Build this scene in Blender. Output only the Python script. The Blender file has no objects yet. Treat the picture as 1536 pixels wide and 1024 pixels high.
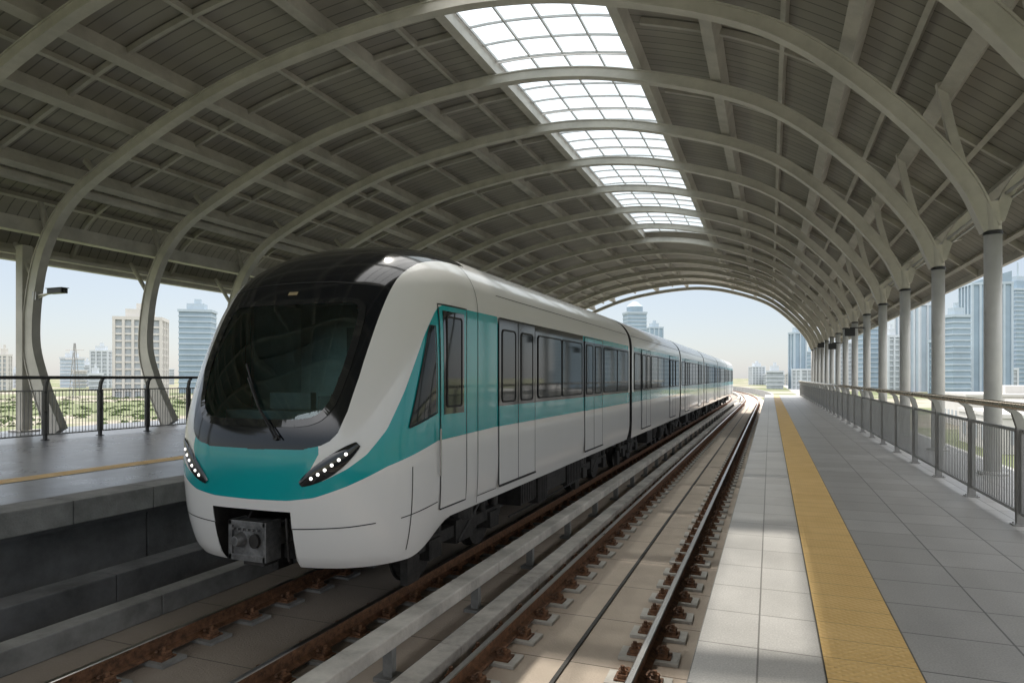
import bpy, math, random
import numpy as np
from mathutils import Vector, Matrix
random.seed(7)
scene=bpy.context.scene
COL=scene.collection
# ------------------------------------------------------------------ materials
def new_mat(name):
    m=bpy.data.materials.new(name); m.use_nodes=True
    nt=m.node_tree; b=nt.nodes['Principled BSDF']; return m,nt,b
def N(nt,t,**k):
    n=nt.nodes.new(t)
    for a,v in k.items():
        setattr(n,a,v)
    return n
def math_node(nt,op,a=None,b=None,c=None):
    n=N(nt,'ShaderNodeMath',operation=op)
    for i,v in enumerate((a,b,c)):
        if v is None: continue
        if isinstance(v,(int,float)): n.inputs[i].default_value=v
        else: nt.links.new(v,n.inputs[i])
    return n.outputs[0]
def mixcol(nt,fac,a,b,blend='MIX'):
    n=N(nt,'ShaderNodeMix',data_type='RGBA',blend_type=blend)
    for idx,v in ((0,fac),(6,a),(7,b)):
        if isinstance(v,(int,float)): n.inputs[idx].default_value=v
        elif isinstance(v,tuple): n.inputs[idx].default_value=(v[0],v[1],v[2],1)
        else: nt.links.new(v,n.inputs[idx])
    return n.outputs[2]
def simple(name,col,rough=.5,metal=0,noise=.12,scale=3.0,bump=0.0,bscale=40,coat=0,stretch=None,spec=.5):
    m,nt,b=new_mat(name)
    tc=N(nt,'ShaderNodeTexCoord')
    mp=N(nt,'ShaderNodeMapping'); nt.links.new(tc.outputs['Object'],mp.inputs[0])
    if stretch: mp.inputs['Scale'].default_value=stretch
    n=N(nt,'ShaderNodeTexNoise'); n.inputs['Scale'].default_value=scale; n.inputs['Detail'].default_value=6
    n.inputs['Roughness'].default_value=.65
    nt.links.new(mp.outputs[0],n.inputs['Vector'])
    lo=tuple(c*(1-noise*1.6) for c in col); hi=tuple(min(1,c*(1+noise)) for c in col)
    mr=N(nt,'ShaderNodeMapRange'); mr.inputs[1].default_value=.3; mr.inputs[2].default_value=.7
    nt.links.new(n.outputs['Fac'],mr.inputs[0])
    c=mixcol(nt,mr.outputs[0],lo,hi); nt.links.new(c,b.inputs['Base Color'])
    b.inputs['Roughness'].default_value=rough; b.inputs['Metallic'].default_value=metal
    b.inputs['Coat Weight'].default_value=coat; b.inputs['Specular IOR Level'].default_value=spec
    r=math_node(nt,'MULTIPLY_ADD',n.outputs['Fac'],.25,rough-.12); nt.links.new(r,b.inputs['Roughness'])
    if bump>0:
        n2=N(nt,'ShaderNodeTexNoise'); n2.inputs['Scale'].default_value=bscale; n2.inputs['Detail'].default_value=4
        nt.links.new(tc.outputs['Object'],n2.inputs['Vector'])
        bp=N(nt,'ShaderNodeBump'); bp.inputs['Strength'].default_value=bump; bp.inputs['Distance'].default_value=.02
        nt.links.new(n2.outputs['Fac'],bp.inputs['Height']); nt.links.new(bp.outputs[0],b.inputs['Normal'])
    return m
def tile_mat(name,c1,c2,mortar,w,h,rough,offs=(0,0,0),msize=.006,spec=.5):
    m,nt,b=new_mat(name)
    tc=N(nt,'ShaderNodeTexCoord'); mp=N(nt,'ShaderNodeMapping'); nt.links.new(tc.outputs['Object'],mp.inputs[0])
    mp.inputs['Location'].default_value=offs
    br=N(nt,'ShaderNodeTexBrick'); br.offset=0; br.squash=1
    br.inputs['Scale'].default_value=1; br.inputs['Brick Width'].default_value=w; br.inputs['Row Height'].default_value=h
    br.inputs['Mortar Size'].default_value=msize; br.inputs['Mortar Smooth'].default_value=.2; br.inputs['Bias'].default_value=0
    br.inputs['Color1'].default_value=(*c1,1); br.inputs['Color2'].default_value=(*c2,1); br.inputs['Mortar'].default_value=(*mortar,1)
    nt.links.new(mp.outputs[0],br.inputs['Vector'])
    n=N(nt,'ShaderNodeTexNoise'); n.inputs['Scale'].default_value=1.3; n.inputs['Detail'].default_value=8; n.inputs['Roughness'].default_value=.7
    nt.links.new(tc.outputs['Object'],n.inputs['Vector'])
    n3=N(nt,'ShaderNodeTexNoise'); n3.inputs['Scale'].default_value=90; n3.inputs['Detail'].default_value=3
    nt.links.new(tc.outputs['Object'],n3.inputs['Vector'])
    f=math_node(nt,'MULTIPLY_ADD',n.outputs['Fac'],.6,.68)
    f2=math_node(nt,'MULTIPLY_ADD',n3.outputs['Fac'],.8,.6)
    ff=math_node(nt,'MULTIPLY',f,f2)
    vm=N(nt,'ShaderNodeVectorMath',operation='SCALE'); nt.links.new(br.outputs['Color'],vm.inputs[0]); nt.links.new(ff,vm.inputs['Scale'])
    nt.links.new(vm.outputs[0],b.inputs['Base Color'])
    r=math_node(nt,'MULTIPLY_ADD',n.outputs['Fac'],.3,rough-.15); nt.links.new(r,b.inputs['Roughness'])
    bp=N(nt,'ShaderNodeBump'); bp.inputs['Strength'].default_value=.5; bp.inputs['Distance'].default_value=.004
    h_=math_node(nt,'SUBTRACT',1,br.outputs['Fac']); nt.links.new(h_,bp.inputs['Height']); nt.links.new(bp.outputs[0],b.inputs['Normal'])
    b.inputs['Specular IOR Level'].default_value=spec
    return m
M={}
M['tileR']=tile_mat('platform_tiles',(.49,.475,.45),(.56,.545,.52),(.22,.21,.195),.345,.6,.42,offs=(.41,0,0))
M['tileR2']=tile_mat('platform_tiles_grey',(.365,.36,.35),(.43,.425,.415),(.14,.14,.135),.6,.6,.40,offs=(-.765,0,0),msize=.007)
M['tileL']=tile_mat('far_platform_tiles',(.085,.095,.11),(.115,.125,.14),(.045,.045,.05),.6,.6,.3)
m,nt,b=new_mat('tactile_yellow'); tc=N(nt,'ShaderNodeTexCoord'); sp=N(nt,'ShaderNodeSeparateXYZ'); nt.links.new(tc.outputs['Object'],sp.inputs[0])
sx=math_node(nt,'SINE',math_node(nt,'MULTIPLY',sp.outputs[0],2*math.pi/.06)); sy=math_node(nt,'SINE',math_node(nt,'MULTIPLY',sp.outputs[1],2*math.pi/.06))
pr=math_node(nt,'MAXIMUM',math_node(nt,'MULTIPLY',sx,sy),0)
n=N(nt,'ShaderNodeTexNoise'); n.inputs['Scale'].default_value=2.5; n.inputs['Detail'].default_value=8; nt.links.new(tc.outputs['Object'],n.inputs['Vector'])
c=mixcol(nt,n.outputs['Fac'],(.62,.385,.12),(.86,.59,.24)); c=mixcol(nt,math_node(nt,'MULTIPLY',pr,.2),c,(.88,.66,.35))
jy=math_node(nt,'LESS_THAN',math_node(nt,'FRACT',math_node(nt,'DIVIDE',sp.outputs[1],.3)),.025)
c=mixcol(nt,jy,c,(.40,.26,.10)); nt.links.new(c,b.inputs['Base Color']); b.inputs['Roughness'].default_value=.6
bp=N(nt,'ShaderNodeBump'); bp.inputs['Strength'].default_value=.6; bp.inputs['Distance'].default_value=.006; nt.links.new(pr,bp.inputs['Height']); nt.links.new(bp.outputs[0],b.inputs['Normal'])
M['tact']=m
M['conc']=simple('concrete_light',(.53,.51,.47),.8,noise=.28,scale=1.5,bump=.35,bscale=30)
M['concD']=simple('concrete_dark',(.12,.122,.125),.85,noise=.35,scale=1.2,bump=.3,bscale=25)
M['conck']=simple('concrete_kerb',(.45,.43,.395),.75,noise=.3,scale=2.2,bump=.3,bscale=35)
M['concM']=simple('concrete_weathered',(.26,.26,.25),.75,noise=.3,scale=1.6,bump=.3,bscale=35)
m,nt,b=new_mat('track_slab'); tc=N(nt,'ShaderNodeTexCoord'); sp=N(nt,'ShaderNodeSeparateXYZ'); nt.links.new(tc.outputs['Object'],sp.inputs[0])
n=N(nt,'ShaderNodeTexNoise'); n.inputs['Scale'].default_value=1.1; n.inputs['Detail'].default_value=10; n.inputs['Roughness'].default_value=.7; nt.links.new(tc.outputs['Object'],n.inputs['Vector'])
c=mixcol(nt,n.outputs['Fac'],(.38,.31,.245),(.70,.60,.50))
jy=math_node(nt,'LESS_THAN',math_node(nt,'FRACT',math_node(nt,'DIVIDE',sp.outputs[1],1.3)),.012)
c=mixcol(nt,jy,c,(.16,.13,.105))
for xr in (-1.15,-2.65,-4.37,-5.87):
    d=math_node(nt,'ABSOLUTE',math_node(nt,'SUBTRACT',sp.outputs[0],xr))
    f=N(nt,'ShaderNodeMapRange'); f.inputs[1].default_value=.08; f.inputs[2].default_value=.38; f.inputs[3].default_value=.75; f.inputs[4].default_value=0
    nt.links.new(d,f.inputs[0]); c=mixcol(nt,math_node(nt,'MULTIPLY',f.outputs[0],n.outputs['Fac']),c,(.16,.085,.045))
bed_shade=N(nt,'ShaderNodeMapRange'); bed_shade.inputs[1].default_value=-3.2; bed_shade.inputs[2].default_value=-3.9; bed_shade.inputs[3].default_value=0; bed_shade.inputs[4].default_value=.6; nt.links.new(sp.outputs[0],bed_shade.inputs[0])  # shade around and under the train put into the slab colour
c=mixcol(nt,bed_shade.outputs[0],c,(.085,.078,.07))
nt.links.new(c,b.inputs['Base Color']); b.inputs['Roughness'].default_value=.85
n2=N(nt,'ShaderNodeTexNoise'); n2.inputs['Scale'].default_value=45; nt.links.new(tc.outputs['Object'],n2.inputs['Vector'])
bp=N(nt,'ShaderNodeBump'); bp.inputs['Strength'].default_value=.35; bp.inputs['Distance'].default_value=.02; nt.links.new(n2.outputs['Fac'],bp.inputs['Height']); nt.links.new(bp.outputs[0],b.inputs['Normal'])
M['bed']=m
M['rust']=simple('rusty_steel',(.19,.095,.05),.7,.15,noise=.45,scale=14,bump=.5,bscale=70)
M['railtop']=simple('polished_rail_head',(.5,.47,.44),.3,1,noise=.1,scale=4,stretch=(1,.1,1))
M['steel']=simple('canopy_steel_paint',(.50,.48,.43),.5,noise=.14,scale=1.1)
M['steel2']=simple('canopy_purlin_paint',(.44,.42,.375),.55,noise=.16,scale=1.2)
M['col']=simple('column_paint',(.54,.54,.53),.42,noise=.08,scale=1.5)
M['black']=simple('black_metal',(.02,.02,.022),.45,noise=.2)
M['under']=simple('underframe_grime',(.035,.032,.03),.65,.1,noise=.5,scale=5,bump=.3,bscale=20)
M['bogie']=simple('bogie_steel',(.05,.047,.043),.6,.3,noise=.4,scale=7,bump=.3,bscale=30)
M['coup']=simple('coupler_steel',(.26,.26,.26),.4,.7,noise=.3,scale=9,bump=.2,bscale=30)
M['stain']=simple('stainless_steel',(.38,.37,.355),.34,.9,noise=.1,scale=3)
M['rgrey']=simple('railing_grey_bars',(.30,.30,.295),.4,.5,noise=.1,scale=3)
M['hand']=simple('handrail_champagne',(.66,.58,.48),.25,.9,noise=.06,scale=3)
M['dfence']=simple('dark_fence_paint',(.06,.06,.06),.4,.4,noise=.1)
m,nt,b=new_mat('roof_panel'); tc=N(nt,'ShaderNodeTexCoord'); sp=N(nt,'ShaderNodeSeparateXYZ'); nt.links.new(tc.outputs['Object'],sp.inputs[0])
fr=math_node(nt,'FRACT',math_node(nt,'DIVIDE',sp.outputs[1],.32)); ln=math_node(nt,'LESS_THAN',fr,.1)
n=N(nt,'ShaderNodeTexNoise'); n.inputs['Scale'].default_value=.7; n.inputs['Detail'].default_value=8; nt.links.new(tc.outputs['Object'],n.inputs['Vector'])
c=mixcol(nt,n.outputs['Fac'],(.24,.225,.195),(.35,.33,.285))
cell=N(nt,'ShaderNodeTexWhiteNoise',noise_dimensions='1D'); nt.links.new(math_node(nt,'FLOOR',math_node(nt,'DIVIDE',sp.outputs[1],.32)),cell.inputs['W'])
c=mixcol(nt,math_node(nt,'MULTIPLY',cell.outputs['Value'],.35),c,(.17,.16,.14))
c=mixcol(nt,math_node(nt,'MULTIPLY',ln,.75),c,(.085,.08,.07))
nt.links.new(c,b.inputs['Base Color']); b.inputs['Roughness'].default_value=.6
bp=N(nt,'ShaderNodeBump'); bp.inputs['Strength'].default_value=.6; bp.inputs['Distance'].default_value=.02; nt.links.new(math_node(nt,'SUBTRACT',1,ln),bp.inputs['Height']); nt.links.new(bp.outputs[0],b.inputs['Normal'])
M['skin']=m
def glass_roof(name,ftl,tint,ttl):
    m=bpy.data.materials.new(name); m.use_nodes=True; nt=m.node_tree; nt.nodes.clear()
    o=N(nt,'ShaderNodeOutputMaterial'); t=N(nt,'ShaderNodeBsdfTransparent'); t.inputs[0].default_value=(*tint,1)
    l=N(nt,'ShaderNodeBsdfTranslucent'); l.inputs[0].default_value=(*ttl,1)
    g=N(nt,'ShaderNodeBsdfGlossy'); g.inputs['Roughness'].default_value=.08
    a=N(nt,'ShaderNodeMixShader'); a.inputs[0].default_value=ftl; nt.links.new(t.outputs[0],a.inputs[1]); nt.links.new(l.outputs[0],a.inputs[2])
    c=N(nt,'ShaderNodeMixShader'); c.inputs[0].default_value=.06; nt.links.new(a.outputs[0],c.inputs[1]); nt.links.new(g.outputs[0],c.inputs[2])
    nt.links.new(c.outputs[0],o.inputs[0]); return m
M['sky_glass']=glass_roof('frosted_skylight_glass',.72,(.40,.42,.42),(.37,.415,.44))
M['clear_glass']=glass_roof('unseen_sun_patch_skylight_glass',.10,(.80,.80,.78),(.8,.8,.8))
m,nt,b=new_mat('train_paint')
at=N(nt,'ShaderNodeAttribute',attribute_name='teal'); ab=N(nt,'ShaderNodeAttribute',attribute_name='mask')
tc=N(nt,'ShaderNodeTexCoord'); n=N(nt,'ShaderNodeTexNoise'); n.inputs['Scale'].default_value=1.2; n.inputs['Detail'].default_value=8; nt.links.new(tc.outputs['Object'],n.inputs['Vector'])
sp=N(nt,'ShaderNodeSeparateXYZ'); nt.links.new(tc.outputs['Object'],sp.inputs[0])
white=mixcol(nt,n.outputs['Fac'],(.82,.82,.81),(.89,.89,.88))
gr=N(nt,'ShaderNodeMapRange'); gr.inputs[1].default_value=.5; gr.inputs[2].default_value=-.4; gr.inputs[3].default_value=0; gr.inputs[4].default_value=.35; nt.links.new(sp.outputs[2],gr.inputs[0])
white=mixcol(nt,math_node(nt,'MULTIPLY',gr.outputs[0],n.outputs['Fac']),white,(.42,.38,.32))
teal=mixcol(nt,n.outputs['Fac'],(.0,.34,.365),(.0,.42,.445))
c=mixcol(nt,math_node(nt,'GREATER_THAN',at.outputs['Fac'],0),white,teal)
bk=math_node(nt,'GREATER_THAN',ab.outputs['Fac'],0)
c=mixcol(nt,bk,c,(.005,.007,.011)); nt.links.new(c,b.inputs['Base Color'])
rr=math_node(nt,'MULTIPLY_ADD',bk,-.14,.24); nt.links.new(rr,b.inputs['Roughness']); cw=math_node(nt,'MULTIPLY_ADD',bk,-.3,.6); nt.links.new(cw,b.inputs['Coat Weight']); b.inputs['Coat Roughness'].default_value=.05
M['paint']=m
def glassm(name,c1,c2,sc,spec,rough=.05,coat=0):
    m,nt,b=new_mat(name); b.inputs['Roughness'].default_value=rough; b.inputs['Specular IOR Level'].default_value=spec; b.inputs['Coat Weight'].default_value=coat; b.inputs['Coat Roughness'].default_value=.02
    tc=N(nt,'ShaderNodeTexCoord'); n=N(nt,'ShaderNodeTexNoise'); n.inputs['Scale'].default_value=sc; nt.links.new(tc.outputs['Object'],n.inputs['Vector']); c=mixcol(nt,n.outputs['Fac'],c1,c2); nt.links.new(c,b.inputs['Base Color']); return m
m=bpy.data.materials.new('windscreen_glass'); m.use_nodes=True; nt=m.node_tree; nt.nodes.clear()
o_=N(nt,'ShaderNodeOutputMaterial'); t_=N(nt,'ShaderNodeBsdfTransparent'); t_.inputs[0].default_value=(.62,.80,.80,1)
g_=N(nt,'ShaderNodeBsdfGlossy'); g_.inputs['Roughness'].default_value=.02; g_.inputs[0].default_value=(.85,.97,1,1)
fr_=N(nt,'ShaderNodeFresnel'); fr_.inputs[0].default_value=1.85
x_=N(nt,'ShaderNodeMixShader'); nt.links.new(fr_.outputs[0],x_.inputs[0]); nt.links.new(t_.outputs[0],x_.inputs[1]); nt.links.new(g_.outputs[0],x_.inputs[2]); nt.links.new(x_.outputs[0],o_.inputs[0])
M['wglass']=m
M['lens']=glassm('headlight_lens',(.01,.012,.014),(.02,.022,.025),4,.5,coat=.5)
M['sglass']=glassm('window_glass',(.008,.012,.015),(.022,.03,.035),1.5,.35)
M['cabin']=simple('cab_interior',(.50,.62,.62),.7,noise=.2,scale=2)
M['cabin2']=simple('cab_console',(.12,.15,.155),.5,noise=.2,scale=4)
m,nt,b=new_mat('led_light'); b.inputs['Emission Color'].default_value=(1,.97,.9,1); b.inputs['Emission Strength'].default_value=2.2; b.inputs['Base Color'].default_value=(.9,.9,.9,1)
M['led']=m
m,nt,b=new_mat('amber_display'); b.inputs['Emission Color'].default_value=(1,.8,.45,1); b.inputs['Emission Strength'].default_value=.10; b.inputs['Base Color'].default_value=(.05,.04,.02,1)
M['amber']=m
M['seam']=simple('seam_rubber',(.02,.02,.02),.7,noise=.1)
m,nt,b=new_mat('ground_sand'); tc=N(nt,'ShaderNodeTexCoord')
n=N(nt,'ShaderNodeTexNoise'); n.inputs['Scale'].default_value=.012; n.inputs['Detail'].default_value=10; n.inputs['Roughness'].default_value=.65; nt.links.new(tc.outputs['Object'],n.inputs['Vector'])
n2=N(nt,'ShaderNodeTexNoise'); n2.inputs['Scale'].default_value=.2; n2.inputs['Detail'].default_value=8; nt.links.new(tc.outputs['Object'],n2.inputs['Vector'])
c=mixcol(nt,n2.outputs['Fac'],(.21,.185,.155),(.31,.28,.235))
mr=N(nt,'ShaderNodeMapRange'); mr.inputs[1].default_value=.44; mr.inputs[2].default_value=.50; nt.links.new(n.outputs['Fac'],mr.inputs[0])
c=mixcol(nt,math_node(nt,'MULTIPLY',mr.outputs[0],.85),c,(.10,.125,.055)); nt.links.new(c,b.inputs['Base Color']); b.inputs['Roughness'].default_value=.95; b.inputs['Specular IOR Level'].default_value=.1
M['ground']=m
m,nt,b=new_mat('leaf'); oi=N(nt,'ShaderNodeTexCoord'); n=N(nt,'ShaderNodeTexNoise'); n.inputs['Scale'].default_value=.5; nt.links.new(oi.outputs['Object'],n.inputs['Vector']); c=mixcol(nt,n.outputs['Fac'],(.05,.08,.03),(.11,.15,.06)); nt.links.new(c,b.inputs['Base Color']); b.inputs['Roughness'].default_value=.9; b.inputs['Specular IOR Level'].default_value=.1
M['leaf']=m
M['b_beige']=simple('facade_beige_hazed',(.46,.45,.43),.8,noise=.06,scale=.1)  # distance haze is mixed into these pale facade colours
M['b_white']=simple('facade_white_hazed',(.44,.475,.51),.7,noise=.05,scale=.1)
M['b_blue']=simple('facade_blue_glass_hazed',(.22,.29,.355),.5,noise=.1,scale=.06,spec=.3)
M['b_blue2']=simple('facade_pale_blue_glass_hazed',(.33,.395,.45),.5,noise=.08,scale=.06,spec=.3)
M['b_dark']=simple('window_recess_hazed',(.29,.32,.345),.5,noise=.12,scale=.3,spec=.3)
# ------------------------------------------------------------------ mesh builder
class MB:
    def __init__(s): s.v=[]; s.f=[]; s.m=[]
    def face(s,idx,m=0): s.f.append(idx); s.m.append(m)
    def box(s,x0,x1,y0,y1,z0,z1,m=0):
        b=len(s.v); P=[(x0,y0,z0),(x1,y0,z0),(x1,y1,z0),(x0,y1,z0),(x0,y0,z1),(x1,y0,z1),(x1,y1,z1),(x0,y1,z1)]
        s.v+=P
        for q in ((0,3,2,1),(4,5,6,7),(0,1,5,4),(1,2,6,5),(2,3,7,6),(3,0,4,7)): s.face([b+i for i in q],m)
    def cyl(s,p0,p1,r,n=12,m=0,r1=None,caps=True):
        if r1 is None: r1=r
        p0=Vector(p0);p1=Vector(p1);d=(p1-p0).normalized(); u=d.orthogonal().normalized(); w=d.cross(u); b=len(s.v)
        for p,rr in ((p0,r),(p1,r1)):
            for i in range(n):
                a=2*math.pi*i/n; s.v.append(tuple(p+u*rr*math.cos(a)+w*rr*math.sin(a)))
        for i in range(n): j=(i+1)%n; s.face([b+i,b+j,b+n+j,b+n+i],m)
        if caps: s.face([b+i for i in range(n)][::-1],m); s.face([b+n+i for i in range(n)],m)
    def poly_path(s,pts,r,n=8,m=0):
        for a,b_ in zip(pts[:-1],pts[1:]): s.cyl(a,b_,r,n,m)
    def sweepY(s,prof,ys,m=0,cx=None,mf=None,closed=True,caps=True):
        b=len(s.v); k=len(prof)
        for y in ys:
            o=cx(y) if cx else 0
            for (x,z) in prof: s.v.append((x+o,y,z))
        for i in range(len(ys)-1):
            for j in range(k if closed else k-1):
                j2=(j+1)%k
                s.face([b+i*k+j,b+i*k+j2,b+(i+1)*k+j2,b+(i+1)*k+j],mf[j] if mf else m)
        if closed and caps: s.face([b+j for j in range(k)],m); s.face([b+(len(ys)-1)*k+j for j in range(k)][::-1],m)
    def grid(s,rows,m=0):
        b=len(s.v); k=len(rows[0])
        for r in rows: s.v+= [tuple(p) for p in r]
        for i in range(len(rows)-1):
            for j in range(k-1): s.face([b+i*k+j,b+i*k+j+1,b+(i+1)*k+j+1,b+(i+1)*k+j],m)
    def obj(s,name,mats,parent=None,smooth=False,bevel=0,fix=True):
        me=bpy.data.meshes.new(name); me.from_pydata(s.v,[],s.f)
        for mt in mats: me.materials.append(M[mt])
        me.polygons.foreach_set('material_index',s.m)
        if fix:
            import bmesh
            bm=bmesh.new(); bm.from_mesh(me); bmesh.ops.recalc_face_normals(bm,faces=bm.faces); bm.to_mesh(me); bm.free()
        if smooth: me.polygons.foreach_set('use_smooth',[True]*len(me.polygons))
        me.update(); o=bpy.data.objects.new(name,me); COL.objects.link(o)
        if parent: par(o,parent)
        if bevel>0:
            bv=o.modifiers.new('bevel','BEVEL'); bv.width=bevel; bv.segments=2; bv.limit_method='ANGLE'; bv.angle_limit=math.radians(40)
        return o
def par(o,p):
    o.parent=p
    if p.type=='EMPTY': o.matrix_parent_inverse=Matrix.Translation(p.location).inverted()
def empty(name,loc,label,cat,group=None):
    e=bpy.data.objects.new(name,None); e.location=loc; e.empty_display_size=.3; COL.objects.link(e); tag(e,label,cat,group); return e
def tag(o,label,cat,group=None):
    o['label']=label; o['category']=cat
    if group: o['group']=group
def struct(o): o['kind']='structure'; return o
def copy_tree(o,dy,parent=None,dx=0):
    c=o.copy(); COL.objects.link(c); c.location=(o.location[0]+dx,o.location[1]+dy,o.location[2])
    if parent: c.parent=parent
    for ch in o.children:
        cc=ch.copy(); COL.objects.link(cc); cc.parent=c
        for g in ch.children:
            gg=g.copy(); COL.objects.link(gg); gg.parent=cc
    return c
def catmull(pts,seg=8):
    P=[Vector(p) for p in pts]; P=[P[0]*2-P[1]]+P+[P[-1]*2-P[-2]]; out=[]
    for i in range(1,len(P)-2):
        for k in range(seg):
            t=k/seg; a,b,c,d=P[i-1],P[i],P[i+1],P[i+2]
            out.append(.5*((2*b)+(c-a)*t+(2*a-5*b+4*c-d)*t*t+(3*b-a-3*c+d)*t**3))
    out.append(P[-2]); return out
# ------------------------------------------------------------------ ground & decks
YB=-12
CX=lambda y: 0 if y<74 else -((y-74)**2)/(2*420)
YS=[YB,0,5,10,20,30,40,50,60,66,74]+[74+i*6 for i in range(1,45)]
mb=MB(); mb.v=[(-4000,-1500,-8),(4000,-1500,-8),(4000,6000,-8),(-4000,6000,-8)]; mb.face([0,1,2,3]); struct(mb.obj('ground',['ground'],fix=False))
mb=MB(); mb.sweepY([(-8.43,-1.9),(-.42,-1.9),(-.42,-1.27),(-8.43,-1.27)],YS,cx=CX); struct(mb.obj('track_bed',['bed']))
mb=MB(); mb.sweepY([(-.36,-1.3),(3.9,-1.3),(3.9,-.004),(-.41,-.004),(-.41,-.18),(-.36,-.2)],[YB,66]); struct(mb.obj('platform',['concD']))
def sheet(name,x0,x1,y0,y1,z,mt):
    mb=MB(); mb.v=[(x0,y0,z),(x1,y0,z),(x1,y1,z),(x0,y1,z)]; mb.face([0,1,2,3]); return struct(mb.obj(name,[mt],fix=False))
sheet('platform_edge_paving',-.41,.28,YB,66,0.0,'tileR')
sheet('platform_paving',.765,3.9,YB,66,0.0,'tileR2')
mb=MB(); mb.box(.285,.76,YB,66,-.003,.006); struct(mb.obj('tactile_paving',['tact']))
mb=MB(); mb.sweepY([(-8.44,-.35),(-8.44,-.004),(-21.4,-.004),(-21.4,-1.3),(-8.7,-1.3),(-8.7,-.35)],[YB,66]); struct(mb.obj('far_platform',['concD']))
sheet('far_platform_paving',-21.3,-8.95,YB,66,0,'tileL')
mb=MB()
y=YB
while y<66:
    mb.box(-8.95,-8.40,y,y+1.19,-.3,.012); y+=1.2
struct(mb.obj('platform_coping',['concM'],bevel=.012))
sheet('far_tactile_paving',-11.2,-10.75,YB,66,.006,'tact')
mb=MB(); y=YB
while y<66: mb.box(-8.66,-8.52,y,y+2.38,-1.26,-.34); y+=2.4
struct(mb.obj('platform_wall',['concD'],bevel=.015))
def kerb(name,x0,x1,z0,z1,mt,ln=2.4,lab='long concrete kerb running beside the rails',y1=74):
    mb=MB(); y=-6
    while y<y1: mb.box(x0,x1,y,y+ln-.012,z0,z1); y+=ln
    if y1>=74: mb.sweepY([(x0,z0),(x1,z0),(x1,z1),(x0,z1)],[v for v in YS if v>=80],cx=CX)
    o=mb.obj(name,[mt],bevel=.012); tag(o,lab,'kerb'); return o
kerb('concrete_kerb',-3.10,-2.86,-1.268,-1.06,'conck')
kerb('concrete_kerb',-7.12,-6.85,-1.268,-1.02,'concM')
kerb('concrete_kerb',-8.02,-7.62,-1.268,-.86,'concD')
tr=empty('power_rail',(-3.4,2,-1.27),'pale covered power rail on short posts beside the train','power rail')
mb=MB(); y=-4
while y<74: mb.box(-3.51,-3.27,y,y+3.985,-.93,-.79); y+=4
mb.sweepY([(-3.5,-.93),(-3.28,-.93),(-3.28,-.8),(-3.5,-.8)],[v for v in YS if v>=80],cx=CX)
mb.obj('power_rail_cover',['conc'],tr,bevel=.015)
mb=MB(); mb.box(-3.43,-3.33,1.46,1.54,-1.23,-.93); mb.box(-3.5,-3.26,1.4,1.6,-1.27,-1.23); p0=mb.obj('support_post',['concM'],tr)
for i in range(1,35): c=p0.copy(); COL.objects.link(c); c.location=(0,i*2,0)
mb=MB(); mb.sweepY([(-3.26,-1.266),(-3.12,-1.266),(-3.12,-1.2),(-3.26,-1.2)],YS,cx=CX); o=mb.obj('cable_duct',['concD']); tag(o,'low dark cable duct on the slab between the tracks','cable duct')
# ------------------------------------------------------------------ rails
RP=[(-.075,0),(.075,0),(.075,.012),(.012,.035),(.009,.125),(.036,.138),(.036,.168),(.026,.175),(-.026,.175),(-.036,.168),(-.036,.138),(-.009,.125),(-.012,.035),(-.075,.012)]
mfR=[0,0,0,0,0,0,1,1,1,0,0,0,0,0]
fb=MB()
fb.box(-.30,.30,-.15,.15,-1.269,-1.236,1)
fb.box(-.22,.22,-.09,.09,-1.236,-1.218,0)
for sx in (-1,1):
    fb.box(sx*.14-.05,sx*.14+.05,-.065,.065,-1.218,-1.185,0)
    fb.poly_path([(sx*.17,-.045,-1.18),(sx*.18,.05,-1.175),(sx*.10,.055,-1.16),(sx*.07,0,-1.175),(sx*.1,-.05,-1.16)],.016,6,0)
    fb.cyl((sx*.15,0,-1.19),(sx*.15,0,-1.12),.022,6,0)
    fb.cyl((sx*.15,0,-1.185),(sx*.15,0,-1.16),.04,6,0)
def track(xc,label,mk):
    e=empty('railway_track',(xc,0,-1.27),label,'railway track','parallel railway tracks')
    for sx in (-.75,.75):
        mb=MB(); mb.sweepY([(xc+sx+a,-1.225+b_) for a,b_ in RP],YS,cx=CX,mf=mfR); mb.obj('rail',['rust','railtop'],e)
    f0=None
    for sx in (-.75,.75):
        for i in range(50):
            if f0 is None:
                f0=fb.obj('rail_fastener',['rust',mk],e); f0.location=(xc+sx,1.3,0)
            else:
                c=f0.copy(); COL.objects.link(c); c.location=(xc+sx,1.3+i*.62,0); c.rotation_euler=(0,0,random.uniform(-.04,.04))
    mb=MB()
    for sx in (-.75,.75):
        for i in range(50,118):
            b0=len(mb.v); mb.v+=[(v[0]+xc+sx,v[1]+1.3+i*.62,v[2]) for v in fb.v]
            for f,mm in zip(fb.f,fb.m): mb.face([b0+k for k in f],mm)
    o=mb.obj('rail_fastener',['rust',mk],e,fix=False); o['kind']='stuff'
    return e
track(-1.9,'empty railway track with rusty fasteners on pale concrete slab','conc')
track(-5.12,'railway track under the teal and white train','concM')
mb=MB(); mb.sweepY([(-1.93,-1.266),(-1.89,-1.266),(-1.89,-1.25),(-1.93,-1.25)],YS,cx=CX); o=mb.obj('cable',['bogie']); tag(o,'thin dark cable lying between the rails on the slab','cable')
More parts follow.
